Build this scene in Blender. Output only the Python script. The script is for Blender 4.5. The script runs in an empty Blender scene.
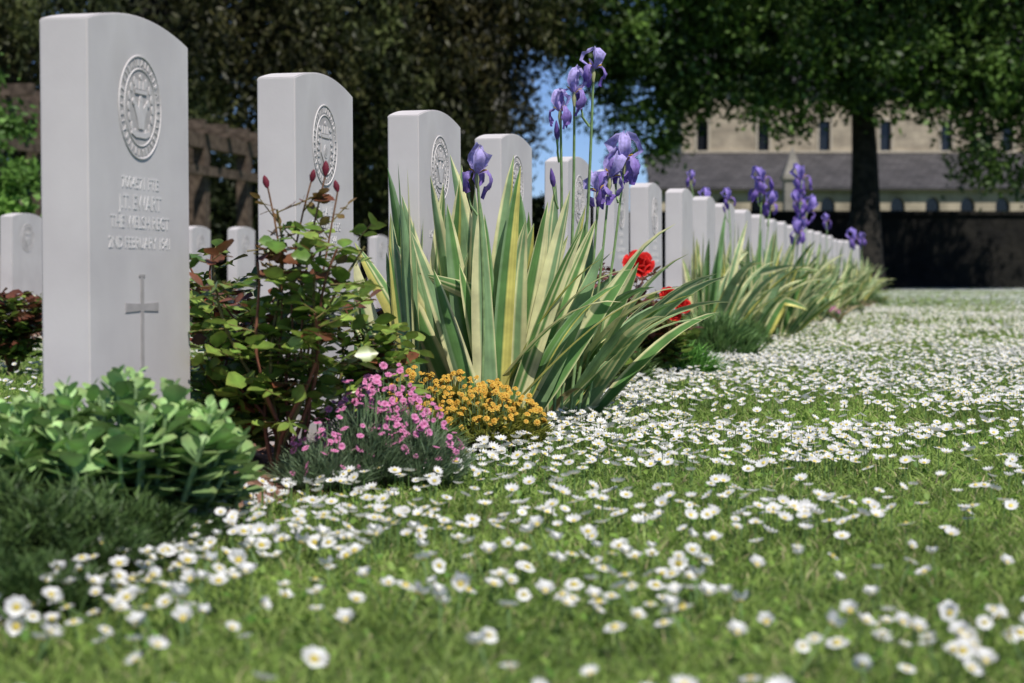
import bpy, math, numpy as np
from mathutils import Vector, Matrix
rng=np.random.default_rng(11)
scene=bpy.context.scene
coll=scene.collection
F=1945.0; EYE=0.36
TH=math.atan(448/F)
r=np.array([math.sin(TH),math.cos(TH),0.0]); n=np.array([math.cos(TH),-math.sin(TH),0.0])
P0=np.array([-0.616,2.84,0.0])
P2=np.array([-2.83,11.0,0.0])
def tu(x,y,o=P0):
    dx=x-o[0];dy=y-o[1]
    return dx*r[0]+dy*r[1], dx*n[0]+dy*n[1]
def rowp(t,u,z=0.0,o=P0):
    return o+t*r+u*n+np.array([0,0,z])
def edge(t):
    t=np.asarray(t,float)
    return np.interp(t,[-2,-.6,.1,.4,.8,1.9,4.8,8,30],[.30,.26,.16,.20,.34,.27,.17,.15,.2])+.025*np.sin(t*5.1)+.015*np.sin(t*13.7+1)
# ------------------------------------------------------------------ mesh builder
class MB:
    def __init__(s): s.v=[];s.n=0;s.l=[];s.ct=[];s.c=[];s.m=[]
    def add(s,v,faces,col=(1,1,1),mi=0):
        v=np.asarray(v,float).reshape(-1,3)
        if isinstance(faces,np.ndarray):
            s.l.append((faces+s.n).ravel()); s.ct.append(np.full(len(faces),faces.shape[1])); nf=len(faces)
        else:
            nf=len(faces)
            s.l.append(np.concatenate([np.array(f) for f in faces])+s.n); s.ct.append(np.array([len(f) for f in faces]))
        s.m.append(np.full(nf,mi))
        s.v.append(v); s.c.append(np.array(np.broadcast_to(np.asarray(col,float),(len(v),3)))); s.n+=len(v)
    def inst(s,tv,tf,R,P,S,col,tcol=None,mi=0):
        tv=np.asarray(tv,float); k=len(tv); N=len(P)
        S=np.asarray(S,float)
        if S.ndim==1: S=np.repeat(S[:,None],3,1)
        V=np.einsum('nij,nkj->nki',R,tv[None]*S[:,None,:])+np.asarray(P)[:,None,:]
        C=np.repeat(np.asarray(col,float)[:,None,:],k,1)
        if tcol is not None: C=C*np.asarray(tcol)[None]
        off=(np.arange(N)*k)[:,None,None]
        base=s.n
        for f in tf:
            f=np.asarray(f)
            ff=(f[None]+off).reshape(-1,f.shape[1])
            s.l.append((ff+base).ravel()); s.ct.append(np.full(len(ff),f.shape[1])); s.m.append(np.full(len(ff),mi))
        s.v.append(V.reshape(-1,3)); s.c.append(C.reshape(-1,3)); s.n+=N*k
    def mesh(s,name,mats,smooth=True):
        me=bpy.data.meshes.new(name)
        v=np.concatenate(s.v); l=np.concatenate(s.l).astype(np.int32); ct=np.concatenate(s.ct).astype(np.int32)
        me.vertices.add(len(v)); me.vertices.foreach_set('co',v.astype(np.float32).ravel())
        me.loops.add(len(l)); me.loops.foreach_set('vertex_index',l)
        me.polygons.add(len(ct))
        st=np.concatenate([[0],np.cumsum(ct)[:-1]]).astype(np.int32)
        me.polygons.foreach_set('loop_start',st)
        try: me.polygons.foreach_set('loop_total',ct)
        except Exception: pass
        for m in mats: me.materials.append(m)
        me.polygons.foreach_set('material_index',np.concatenate(s.m).astype(np.int32))
        me.polygons.foreach_set('use_smooth',np.full(len(ct),smooth))
        me.update(calc_edges=True)
        a=me.color_attributes.new('Col','FLOAT_COLOR','POINT')
        c=np.clip(np.concatenate(s.c),0,1); c=np.concatenate([c,np.ones((len(c),1))],1)
        a.data.foreach_set('color',c.astype(np.float32).ravel())
        me.validate()
        return me
def obj(name,data,parent=None,loc=(0,0,0),rot=(0,0,0)):
    o=bpy.data.objects.new(name,data); coll.objects.link(o)
    o.location=loc; o.rotation_euler=rot
    if parent is not None: o.parent=parent
    return o
def thing(name,label,cat,loc=(0,0,0),rz=0,group=None,data=None):
    o=obj(name,data,None,loc,(0,0,rz)); o["label"]=label; o["category"]=cat
    if group: o["group"]=group
    if data is None: o.empty_display_size=.1
    return o
def struct(name,me,kind="structure",label=None,cat=None):
    o=obj(name,me); o["kind"]=kind
    if label: o["label"]=label
    if cat: o["category"]=cat
    return o
def frames(d,roll,up=(0,0,1)):
    d=d/np.linalg.norm(d,axis=1,keepdims=True)
    u=np.tile(np.array(up,float),(len(d),1)); par=np.abs(d[:,2])>.98; u[par]=[1,0,0]
    x=np.cross(d,u); x/=np.linalg.norm(x,axis=1,keepdims=True); z=np.cross(x,d)
    c=np.cos(roll)[:,None]; s_=np.sin(roll)[:,None]
    x2=x*c+z*s_; z2=-x*s_+z*c
    return np.stack([x2,d,z2],2)
def rdir(N,zb=0,zs=1):
    a=rng.uniform(0,2*math.pi,N); v=rng.normal(size=(N,3)); v[:,2]=v[:,2]*zs+zb
    return v/np.linalg.norm(v,axis=1,keepdims=True)
def tube(mb,pts,rad,sides=6,col=(1,1,1),mi=0):
    pts=np.asarray(pts,float); m=len(pts); rad=np.broadcast_to(rad,(m,))
    d=np.gradient(pts,axis=0)
    R=frames(d,np.zeros(m),up=(0.13,0.99,0.05))
    a=np.arange(sides)/sides*2*math.pi
    V=pts[:,None,:]+rad[:,None,None]*(R[:,:,0][:,None,:]*np.cos(a)[None,:,None]+R[:,:,2][:,None,:]*np.sin(a)[None,:,None])
    i=np.arange(m-1)[:,None]; j=np.arange(sides)[None]
    f=np.stack([i*sides+j,i*sides+(j+1)%sides,(i+1)*sides+(j+1)%sides,(i+1)*sides+j],-1).reshape(-1,4)
    mb.add(V.reshape(-1,3),f,col,mi)
    mb.add(V[-1],[tuple(range(sides))],col,mi)
def box(mb,x0,x1,y0,y1,z0,z1,col=(1,1,1),mi=0):
    v=[(x0,y0,z0),(x1,y0,z0),(x1,y1,z0),(x0,y1,z0),(x0,y0,z1),(x1,y0,z1),(x1,y1,z1),(x0,y1,z1)]
    mb.add(v,np.array([(0,3,2,1),(4,5,6,7),(0,1,5,4),(1,2,6,5),(2,3,7,6),(3,0,4,7)]),col,mi)
def grid_faces(m,k):
    i=np.arange(m-1)[:,None]; j=np.arange(k-1)[None]
    return np.stack([i*k+j,i*k+j+1,(i+1)*k+j+1,(i+1)*k+j],-1).reshape(-1,4)
# ------------------------------------------------------------------ materials
def newmat(name):
    m=bpy.data.materials.new(name); m.use_nodes=True
    nt=m.node_tree; nt.nodes.clear(); return m,nt
def leafmat(name,rough=.5,trans=.3,spec=.4,noise_scale=30,tint=1.0,bump=0.0):
    m,nt=newmat(name); N=nt.nodes.new; L=nt.links.new
    out=N('ShaderNodeOutputMaterial'); a=N('ShaderNodeAttribute'); a.attribute_name='Col'
    tc=N('ShaderNodeTexCoord'); no=N('ShaderNodeTexNoise'); no.inputs['Scale'].default_value=noise_scale; no.inputs['Detail'].default_value=3
    L(tc.outputs['Object'],no.inputs['Vector'])
    mr=N('ShaderNodeMapRange'); mr.inputs[3].default_value=.72*tint; mr.inputs[4].default_value=1.28*tint
    mr.inputs[1].default_value=.3; mr.inputs[2].default_value=.7
    L(no.outputs['Fac'],mr.inputs[0])
    mx=N('ShaderNodeVectorMath'); mx.operation='SCALE'; L(a.outputs['Color'],mx.inputs[0]); L(mr.outputs[0],mx.inputs['Scale'])
    p=N('ShaderNodeBsdfPrincipled'); p.inputs['Roughness'].default_value=rough; p.inputs['Specular IOR Level'].default_value=spec
    L(mx.outputs[0],p.inputs['Base Color'])
    if trans>0:
        t=N('ShaderNodeBsdfTranslucent'); L(mx.outputs[0],t.inputs['Color'])
        ms=N('ShaderNodeMixShader'); ms.inputs[0].default_value=trans
        L(p.outputs[0],ms.inputs[1]); L(t.outputs[0],ms.inputs[2]); L(ms.outputs[0],out.inputs[0])
    else: L(p.outputs[0],out.inputs[0])
    return m
def noisemat(name,c1,c2,scale=5,rough=.9,bump=.3,bscale=40,bdist=.01,c3=None,scale3=1.2,lo=.35,hi=.65,spec=.3):
    m,nt=newmat(name); N=nt.nodes.new; L=nt.links.new
    out=N('ShaderNodeOutputMaterial'); tc=N('ShaderNodeTexCoord')
    no=N('ShaderNodeTexNoise'); no.inputs['Scale'].default_value=scale; no.inputs['Detail'].default_value=6; L(tc.outputs['Object'],no.inputs['Vector'])
    cr=N('ShaderNodeValToRGB'); cr.color_ramp.elements[0].color=(*c1,1); cr.color_ramp.elements[1].color=(*c2,1)
    cr.color_ramp.elements[0].position=lo; cr.color_ramp.elements[1].position=hi
    L(no.outputs['Fac'],cr.inputs[0]); colo=cr.outputs[0]
    if c3 is not None:
        n3=N('ShaderNodeTexNoise'); n3.inputs['Scale'].default_value=scale3; n3.inputs['Detail'].default_value=4; L(tc.outputs['Object'],n3.inputs['Vector'])
        r3=N('ShaderNodeMapRange'); r3.inputs[1].default_value=.52; r3.inputs[2].default_value=.68; L(n3.outputs['Fac'],r3.inputs[0])
        mx=N('ShaderNodeMix'); mx.data_type='RGBA'; L(r3.outputs[0],mx.inputs[0]); L(colo,mx.inputs[6]); mx.inputs[7].default_value=(*c3,1); colo=mx.outputs[2]
    p=N('ShaderNodeBsdfPrincipled'); p.inputs['Roughness'].default_value=rough; p.inputs['Specular IOR Level'].default_value=spec
    L(colo,p.inputs['Base Color'])
    nb=N('ShaderNodeTexNoise'); nb.inputs['Scale'].default_value=bscale; nb.inputs['Detail'].default_value=5; L(tc.outputs['Object'],nb.inputs['Vector'])
    b=N('ShaderNodeBump'); b.inputs['Strength'].default_value=bump; b.inputs['Distance'].default_value=bdist
    L(nb.outputs['Fac'],b.inputs['Height']); L(b.outputs[0],p.inputs['Normal']); L(p.outputs[0],out.inputs[0])
    return m
def brickmat(name,c1,c2,mortar,bw,bh,rough=.9,axis='XZ',mort=.02,slate=False):
    m,nt=newmat(name); N=nt.nodes.new; L=nt.links.new
    out=N('ShaderNodeOutputMaterial'); tc=N('ShaderNodeTexCoord'); sx=N('ShaderNodeSeparateXYZ'); cx=N('ShaderNodeCombineXYZ')
    L(tc.outputs['Object'],sx.inputs[0]); L(sx.outputs[{'X':0,'Y':1}[axis[0]]],cx.inputs[0]); L(sx.outputs[2],cx.inputs[1])
    bt=N('ShaderNodeTexBrick'); bt.inputs['Scale'].default_value=1; bt.inputs['Brick Width'].default_value=bw; bt.inputs['Row Height'].default_value=bh
    bt.inputs['Mortar Size'].default_value=mort; bt.inputs['Color1'].default_value=(*c1,1); bt.inputs['Color2'].default_value=(*c2,1); bt.inputs['Mortar'].default_value=(*mortar,1)
    L(cx.outputs[0],bt.inputs['Vector'])
    no=N('ShaderNodeTexNoise'); no.inputs['Scale'].default_value=1.3; no.inputs['Detail'].default_value=6; L(tc.outputs['Object'],no.inputs['Vector'])
    mr=N('ShaderNodeMapRange'); mr.inputs[1].default_value=.3; mr.inputs[2].default_value=.7; mr.inputs[3].default_value=.65; mr.inputs[4].default_value=1.2; L(no.outputs['Fac'],mr.inputs[0])
    mx=N('ShaderNodeVectorMath'); mx.operation='SCALE'; L(bt.outputs['Color'],mx.inputs[0]); L(mr.outputs[0],mx.inputs['Scale'])
    p=N('ShaderNodeBsdfPrincipled'); p.inputs['Roughness'].default_value=rough; L(mx.outputs[0],p.inputs['Base Color'])
    b=N('ShaderNodeBump'); b.inputs['Strength'].default_value=.5; b.inputs['Distance'].default_value=.02; L(bt.outputs['Fac'],b.inputs['Height']); b.invert=True
    L(b.outputs[0],p.inputs['Normal']); L(p.outputs[0],out.inputs[0]); return m

M_stone=noisemat('portland_stone',(.545,.51,.505),(.62,.585,.575),scale=7,rough=.9,bump=.14,bscale=200,bdist=.001,c3=(.47,.435,.42),scale3=3.5)
M_carve=noisemat('cut_shade_stone',(.36,.335,.325),(.43,.40,.39),scale=40,rough=.9,bump=.3,bscale=200,bdist=.001)  # darker stone tone stands in for shade inside engraved cuts
M_disc=noisemat('recess_shade_stone',(.42,.39,.38),(.49,.46,.445),scale=30,rough=.9,bump=.3,bscale=200,bdist=.001)  # flat badge disc, coloured darker to imitate the shade of a recess
M_relief=noisemat('relief_stone',(.56,.525,.515),(.62,.585,.575),scale=40,rough=.9,bump=.3,bscale=200,bdist=.001)
M_letter=noisemat('cut_letter_stone',(.64,.61,.60),(.72,.69,.675),scale=60,rough=.9,bump=.3,bscale=200,bdist=.001)
M_leaf=leafmat('leaf',.45,.28,.4)
M_gloss=leafmat('glossy_leaf',.33,.28,.5,60)
M_iris=leafmat('iris_leaf',.45,.30,.3,18)
M_grass=leafmat('grass_blade',.5,.4,.25,3)
M_petal=leafmat('petal',.6,.35,.15,80)
M_crown=leafmat('tree_leaf',.5,.25,.3,.6)
M_bark=noisemat('bark',(.008,.007,.006),(.03,.025,.02),scale=6,bump=.8,bscale=12,bdist=.05)
M_stem=leafmat('stem',.5,.0,.3,50)
M_soil=noisemat('soil',(.13,.065,.042),(.30,.17,.115),scale=22,bump=1.0,bscale=45,bdist=.03)
M_ground=noisemat('lawn_ground',(.085,.15,.027),(.14,.22,.055),scale=9,bump=1.0,bscale=60,bdist=.04,c3=(.16,.19,.07),scale3=1.5)
M_wallB=noisemat('wall_painted_shade',(.006,.0055,.005),(.016,.014,.011),scale=2.0,bump=.8,bscale=6,bdist=.06)  # tree shade on the wall is put into this near-black colour
M_church=brickmat('church_stone',(.42,.355,.26),(.36,.30,.22),(.29,.25,.19),.7,.32,mort=.012)
M_tower=brickmat('tower_stone',(.27,.25,.22),(.23,.21,.19),(.2,.18,.16),.7,.32,mort=.012)
M_trim=noisemat('stone_trim',(.40,.35,.27),(.48,.42,.33),scale=4,bump=.3,bscale=20)
M_slate=brickmat('slate_roof',(.048,.045,.048),(.075,.07,.072),(.03,.027,.03),.35,.16,rough=.85,mort=.02)
M_glass=noisemat('dark_glass',(.008,.009,.012),(.02,.022,.028),scale=3,rough=.15,bump=.1,bscale=3,spec=.5)
M_timber=noisemat('brown_timber',(.05,.035,.025),(.13,.095,.07),scale=8,bump=.5,bscale=20)

# ------------------------------------------------------------------ ground & beds
mb=MB(); G=900
mb.add([(-G,-60,0),(G,-60,0),(G,G,0),(-G,G,0)],np.array([(0,1,2,3)]))
struct('ground',mb.mesh('ground',[M_ground],False))
def bedmesh(o,t0,t1,ef,name,step=.03,u0=-.42):
    ts=np.concatenate([np.arange(t0,4,step),np.arange(4,t1,step*4)]) if t1>4 else np.arange(t0,t1,step*3)
    K=30; w=np.linspace(0,1,K)
    T=np.repeat(ts[:,None],K,1); e=ef(ts)[:,None]+.02
    U=u0+(e-u0)*w[None]
    d=np.minimum(U-u0,e-U); z=.045*np.clip(d/.12,0,1)**.7-.01
    z=z+(rng.normal(size=z.shape)*.005+rng.normal(size=z.shape).clip(1.2,4)*.004-.005)*(d>.02)
    X=o[0]+T*r[0]+U*n[0]; Y=o[1]+T*r[1]+U*n[1]
    m=MB(); m.add(np.stack([X,Y,z],-1).reshape(-1,3),grid_faces(len(ts),K))
    struct(name,m.mesh(name,[M_soil]))
bedmesh(P0,-2,27,edge,'flower_bed')
bedmesh(P2,-2,10,lambda t:np.full(len(t),.3),'flower_bed')
BZ=.03

# ------------------------------------------------------------------ headstones
def stone_mesh(W=.381,T=.076,H=.738,rise=.025):
    prof=[(-W/2,-.1),(W/2,-.1)]
    K=20
    for i in range(K+1):
        a=1-2*i/K
        prof.append((a*W/2,H+rise*(1-a*a)))
    import bmesh
    bm=bmesh.new()
    vf=[bm.verts.new((0,y,z)) for y,z in prof]; vb=[bm.verts.new((-T,y,z)) for y,z in prof]
    bm.faces.new(vf); bm.faces.new(vb[::-1])
    k=len(prof)
    for i in range(k): bm.faces.new((vf[i],vb[i],vb[(i+1)%k],vf[(i+1)%k]))
    bmesh.ops.recalc_face_normals(bm,faces=bm.faces)
    ed=[e for e in bm.edges if abs(e.verts[0].co.x-e.verts[1].co.x)<1e-6 or (abs(e.verts[0].co.z-H)<1e-4 and abs(e.verts[1].co.z-H)<1e-4)]
    bmesh.ops.bevel(bm,geom=ed,offset=.0022,segments=2,affect='EDGES')
    me=bpy.data.meshes.new('headstone'); bm.to_mesh(me); bm.free(); me.materials.append(M_stone); return me
def extr(mb,poly,h,x0=0.0005,mi=0):
    k=len(poly); v=[(x0,y,z) for y,z in poly]+[(x0+h,y,z) for y,z in poly]
    f=[tuple(range(k,2*k))]+[(i,(i+1)%k,k+(i+1)%k,k+i) for i in range(k)]
    mb.add(v,f,(1,1,1),mi)
def ring(mb,R,w,h,mi=0,x0=.0005,K=48):
    v=[];f=[]
    for i in range(K):
        a=2*math.pi*i/K
        for rr,x in ((R-w,x0),(R-w*.5,x0+h),(R+w*.5,x0+h),(R+w,x0)):
            v.append((x,rr*math.cos(a),rr*math.sin(a)))
        for j in range(3): f.append((i*4+j,i*4+j+1,((i+1)%K)*4+j+1,((i+1)%K)*4+j))
    mb.add(v,f,(1,1,1),mi)
def disc(R,cy,cz,K=10,sy=1,sz=1): return [(cy+R*sy*math.cos(2*math.pi*i/K),cz+R*sz*math.sin(2*math.pi*i/K)) for i in range(K)]
def crown_shape(m,cz,s,x0):
    extr(m,[(-.020*s,cz),(.020*s,cz),(.022*s,cz+.006*s),(-.022*s,cz+.006*s)],.0018,x0=x0)
    for a,b in ((-.020,-.008),(-.006,.006),(.008,.020)):
        extr(m,[(a*s,cz+.007*s),(b*s,cz+.007*s),((a+b)/2*s+.004*s,cz+.020*s),((a+b)/2*s-.004*s,cz+.020*s)],.0016,x0=x0)
    extr(m,disc(.004*s,0,cz+.025*s,8),.0018,x0=x0)
def emblem_mesh(kind):
    m=MB()
    extr(m,disc(.0775,0,0,48),.0003,x0=.0002,mi=1)
    hh=.34
    ring(m,.0760,.0018,.004*hh,x0=.0006); ring(m,.057,.0014,.0035*hh,x0=.0006)
    for i in range(34):
        a=2*math.pi*i/34
        c=(.0668*math.cos(a),.0668*math.sin(a)); t=(-math.sin(a),math.cos(a)); q=(math.cos(a),math.sin(a))
        w=.0032;h=.0048
        shp=[[(1,-1),(1,1),(-.3,1),(-.6,-1)],[(.3,-1),(.3,1),(-.3,1),(-.3,-1)],[(1,-1),(0,1),(-1,-1),(0,-.4)]][i%3]
        extr(m,[(c[0]+t[0]*w*sx+q[0]*h*sy,c[1]+t[1]*w*sx+q[1]*h*sy) for sx,sy in shp],.0010,x0=.0006)
    if kind==0:
        crown_shape(m,.020,1.0,.0006)
        # three feathers below the crown over a scroll
        for s,tl in ((0,.0),(-1,.5),(1,.5)):
            pts=[]
            for u,w_ in ((0,.004),(.35,.007),(.7,.008),(.95,.005)):
                pts.append((u,w_))
            L_=.046
            left=[];right=[]
            for u,w_ in pts:
                cy=s*(.004+.020*u*u); cz=-.032+L_*u*(1-.12*abs(s))
                left.append((cy-w_,cz)); right.append((cy+w_,cz))
            extr(m,left[::1]+right[::-1],.0013+.0003*(s==0),x0=.0006+.00005*(s+1))
            tip=right[-1]; extr(m,disc(.005,(left[-1][0]+right[-1][0])/2+s*.004,tip[1]+.001,8),.0019,x0=.0006)
        extr(m,[(-.034,-.040),(-.018,-.045),(.018,-.045),(.034,-.040),(.032,-.033),(.016,-.037),(-.016,-.037),(-.032,-.033)],.0014,x0=.0006)
        for s in (-1,1):
            for k in range(7):
                a=-1.1+k*.36; cy=s*.043*math.cos(a); cz=.043*math.sin(a)
                extr(m,disc(.0065,cy,cz,8,.55,1.0),.0011,x0=.0006)
    else:
        extr(m,[(0,-.045),(.028,-.015),(.03,.010),(-.03,.010),(-.028,-.015)],.0014,x0=.0006)
        crown_shape(m,.014,1.1,.0006)
        extr(m,disc(.013,0,-.012,14),.0022,x0=.0006); extr(m,disc(.008,0,-.012,14),.0004,x0=.0029,mi=1)
        for s in (-1,1):
            for k in range(6): extr(m,disc(.008,s*(.038+.006*math.sin(k)),-.034+.013*k,8,1,.5),.0012,x0=.0006)
    return m.mesh('emblem',[M_relief,M_disc],False)
def cross_mesh():
    m=MB(); w=.0058
    extr(m,[(-w,-.076),(w,-.076),(w*1.05,.064),(-w*1.05,.064)],.0010,.0003)
    extr(m,[(-.062,.010),(-w-.0003,.0115),(-w-.0003,.0225),(-.062,.024)],.0010,.0003)
    extr(m,[(w+.0003,.0115),(.062,.010),(.062,.024),(w+.0003,.0225)],.0010,.0003)
    for z0,z1 in ((.0645,.068),(-.080,-.0765)): extr(m,[(-.011,z0),(.011,z0),(.011,z1),(-.011,z1)],.0010,.0003)
    return m.mesh('cross',[M_carve],False)
def text_mesh(lines):
    m=MB()
    for s,z,size in lines:
        cu=bpy.data.curves.new('t','FONT'); cu.body=s; cu.size=size; cu.align_x='CENTER'; cu.extrude=.0003; cu.offset=.0; cu.resolution_u=3
        o=bpy.data.objects.new('t',cu); coll.objects.link(o); bpy.context.view_layer.update()
        me=bpy.data.meshes.new_from_object(o.evaluated_get(bpy.context.evaluated_depsgraph_get()))
        v=np.array([vv.co[:] for vv in me.vertices])
        f=[tuple(p.vertices) for p in me.polygons]
        m.add(np.stack([v[:,2]+.0005,v[:,0],v[:,1]+z],1),f)
        bpy.data.objects.remove(o); bpy.data.curves.remove(cu); bpy.data.meshes.remove(me)
    return m.mesh('inscription',[M_letter],False)
SM=stone_mesh(); E0=emblem_mesh(0); E1=emblem_mesh(1); CM=cross_mesh()
T0=text_mesh([('7004571 PTE',.496,.026),('J.T. EWART',.464,.032),('THE WELSH REGT',.435,.0275),('2ND FEBRUARY 1941',.404,.0255)])
T1=text_mesh([('51083 CPL',.512,.024),('R. HALE',.482,.028),('ROYAL ENGINEERS',.454,.024),('9TH JUNE 1944',.427,.023)])
NST=26
def add_stone(pos,i,grp,lab,parts):
    o=thing('headstone',lab,'headstone',tuple(pos),-TH+rng.normal()*.012,grp,SM)
    o.rotation_euler[0]=rng.normal()*.004; o.rotation_euler[1]=rng.normal()*.006
    if 'e' in parts: obj('emblem',E0 if i%2==0 else E1,o,(0,-.005,.622)).scale=(1,1.04,1.04)
    if 't' in parts: obj('inscription',T0 if i==0 else T1,o,(0,-.006,0))
    if 'c' in parts: obj('cross',CM,o,(0,-.004,.296))
    return o
for i in range(NST):
    p=rowp(i*.88+.19+ (0 if i<2 else rng.normal()*.012),rng.normal()*.006 if i else 0,0 if i<2 else rng.normal()*.006)
    lab=("white limestone headstone with carved badge, inscription and cross" if i==0 else
         "white limestone headstone with round regimental badge in flower bed" if i<7 else "white limestone war grave headstone in long row")
    add_stone(p,i,'headstones in a long row',lab,'etc' if i<2 else ('et' if i<7 else ''))
for i in range(-1,9):
    if i==2: continue
    p=rowp(i*.88+.19,0,rng.normal()*.01-.03,P2)
    add_stone(p,i+1,'headstones in the second row','white limestone headstone standing across the lawn behind roses','e')

# ------------------------------------------------------------------ leaf templates
LV=np.array([(0,0,0),(-.26,.28,.05),(-.30,.58,.06),(-.14,.85,.03),(0,1,-.03),(.14,.85,.03),(.30,.58,.06),(.26,.28,.05),(0,.3,-.01),(0,.65,-.01)])
LF=[np.array([(0,8,1),(0,7,8),(9,4,3),(9,5,4)]),np.array([(1,8,9,2),(8,7,6,9)]),np.array([(2,9,3),(9,6,5)])]
LC=np.array([(1,1,1)]*10); LC=LC*1.0; LC[8]=LC[9]=(1.15,1.15,1.0); LC[[3,4,5]]=(1.1,.95,.9)
LCR=LC.copy(); LCR[[1,2,6,7]]=(1.1,.95,.92); LCR[[3,4,5]]=(1.2,.9,.87)
SV=np.array([(0,0,0),(-.14,.25,.03),(-.3,.6,.10),(-.26,.85,.12),(0,1,.10),(.26,.85,.12),(.3,.6,.10),(.14,.25,.03),(0,.3,0),(0,.68,.03)])
def lerpc(a,b,t): return np.asarray(a)[None]*(1-t[:,None])+np.asarray(b)[None]*t[:,None]

def blades(mb,P,D,L,W,C,bend=.3,segs=2):
    N=len(P); roll=rng.uniform(0,math.pi*2,N)
    side=np.stack([np.cos(roll),np.sin(roll),np.zeros(N)],1)
    hz=D.copy(); hz[:,2]=0; hz+=rng.normal(size=(N,3))*[.2,.2,0]
    mid=P+D*L[:,None]*.55
    tip=P+D*L[:,None]+hz*(L*bend)[:,None]-np.array([0,0,1])*(L*bend*.25)[:,None]
    w=side*W[:,None]*.5
    V=np.stack([P-w,P+w,mid+w*.9,mid-w*.9,tip],1).reshape(-1,3)
    o=(np.arange(N)*5)[:,None]
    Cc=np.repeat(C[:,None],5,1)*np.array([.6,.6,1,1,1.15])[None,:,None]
    b=mb.n
    mb.v.append(V); mb.c.append(Cc.reshape(-1,3)); mb.n+=5*N
    q=np.array([0,1,2,3])[None]+o; t=np.array([3,2,4])[None]+o
    mb.l.append((q+b).ravel()); mb.ct.append(np.full(N,4)); mb.m.append(np.zeros(N,int))
    mb.l.append((t+b).ravel()); mb.ct.append(np.full(N,3)); mb.m.append(np.zeros(N,int))

def spot(px,Y): return np.array([(px-512)/F*Y,Y,0.0])

# ------------------------------------------------------------------ iris
def strip(mb,base,az,tilt,L,w,droop,ca,cb,cc,roll,segs=12,kink=None):
    dh=np.array([math.cos(az),math.sin(az),0]); p=np.array(base,float);ang=tilt
    cols=11; V=[];C=[]
    sd0=np.array([-dh[1],dh[0],0])
    off=rng.uniform(-.2,.2); edgew=rng.uniform(.14,.30); st=rng.random(); ph=rng.uniform(0,6)
    br=rng.uniform(.85,1.1)
    for i in range(segs+1):
        s=i/segs
        d=dh*math.sin(ang)+np.array([0,0,math.cos(ang)])
        nrm=np.cross(d,sd0)
        side=sd0*math.cos(roll)+nrm*math.sin(roll)
        up=np.cross(side,d)
        ww=w*min(1,.65+s*1.5)*(max(0,1-s**3.2))**.8+.0006
        for j in range(cols):
            q=(j/(cols-1)-.5)
            V.append(p+side*ww*q+up*ww*.14*(1-4*q*q))
            qq=q+off
            if abs(qq)<.5-edgew: c=ca if (st<.6 or (j%4)!=2) else cb
            elif qq>0: c=cb
            else: c=cc
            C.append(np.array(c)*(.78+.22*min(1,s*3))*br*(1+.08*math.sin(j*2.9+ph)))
        p=p+d*L/segs
        ang+=droop*(s**1.5)*2.2/segs
        if kink and abs(s-kink)<.5/segs: ang+=1.1
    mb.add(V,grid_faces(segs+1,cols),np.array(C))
def petal(path,wd,ang,ruf,c0,c1,mb,cup=.3):
    path=np.array(path);m=len(path);K=7;V=[];C=[]
    d=np.array([math.cos(ang),math.sin(ang),0]);s=np.array([-d[1],d[0],0]);ph=rng.uniform(0,6)
    tang=np.gradient(path,axis=0); tang/=np.linalg.norm(tang,axis=1,keepdims=True)
    for i in range(m):
        nr=np.array([-tang[i][1],tang[i][0]])
        nv=d*nr[0]+np.array([0,0,1])*nr[1]
        for j in range(K):
            q=j/(K-1)*2-1
            ru=ruf*math.sin(ph+i*1.9+j*1.7)*abs(q)*(i/(m-1))
            V.append(d*path[i][0]+np.array([0,0,path[i][1]])+s*wd[i]*q*(1+.12*math.sin(ph+i*2.3)*(ruf>.004))+nv*(ru+cup*wd[i]*q*q))
            t=i/(m-1); C.append((np.array(c0)*(1-t)+np.array(c1)*t)*(1+.18*math.sin(j*2.6+ph)*(.5+.5*t))+ (.0 if abs(q)<.8 else .04))
    mb.add(V,grid_faces(m,K),np.array(C))
def iris_flower(kind):
    m=MB()
    deep=kind==2
    f0,f1=((.34,.24,.56),(.19,.10,.50)) if deep else ((.42,.33,.62),(.22,.13,.54))
    s0,s1=((.26,.18,.58),(.40,.31,.76)) if deep else ((.36,.29,.66),(.54,.48,.82))
    fall=[(.004,0),(.018,.012),(.032,.014),(.044,.004),(.048,-.014),(.045,-.034),(.036,-.052),(.030,-.060)]
    fw=[.004,.007,.010,.015,.018,.017,.012,.003]
    st=[(.003,.002),(.014,.018),(.022,.038),(.024,.056),(.014,.074),(.002,.086)]
    sw=[.004,.010,.015,.018,.015,.004]
    if kind==1:
        st=[(a*1.5,b*.85) for a,b in st]
    for i in range(3):
        a=i*2.094+.3+rng.normal()*.15
        ff=[(x*(1+rng.normal()*.05)+.0,z*(1+rng.normal()*.12)) for x,z in fall]
        petal(ff,fw,a,.011,f0,f1,m,-.45)
        s2=[(x*(1+rng.normal()*.15),z*(1+rng.normal()*.06)) for x,z in st]
        petal(s2,sw,a+1.047,.011,s0,s1,m,-.6)
        d=np.array([math.cos(a),math.sin(a),0])
        tube(m,[d*.008+[0,0,.004],d*.020+[0,0,.016],d*.030+[0,0,.018]],[.002,.003,.0015],5,(.75,.5,.06))
        petal([(.002,.004),(.014,.02),(.024,.026),(.030,.034)],[.003,.006,.007,.003],a,.003,s0,s1,m,.3)
    return m.mesh('flower',[M_petal])
rng=np.random.default_rng(8)
IFL=[iris_flower(0),iris_flower(1),iris_flower(2)]
def iris_bud():
    m=MB(); z=[0,.012,.026,.042,.055]; rr=[.004,.008,.008,.005,.001]
    tube(m,[(0,0,a) for a in z],np.array(rr),8,(.20,.12,.42)); return m.mesh('bud',[M_petal])
BUD=iris_bud()
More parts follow.
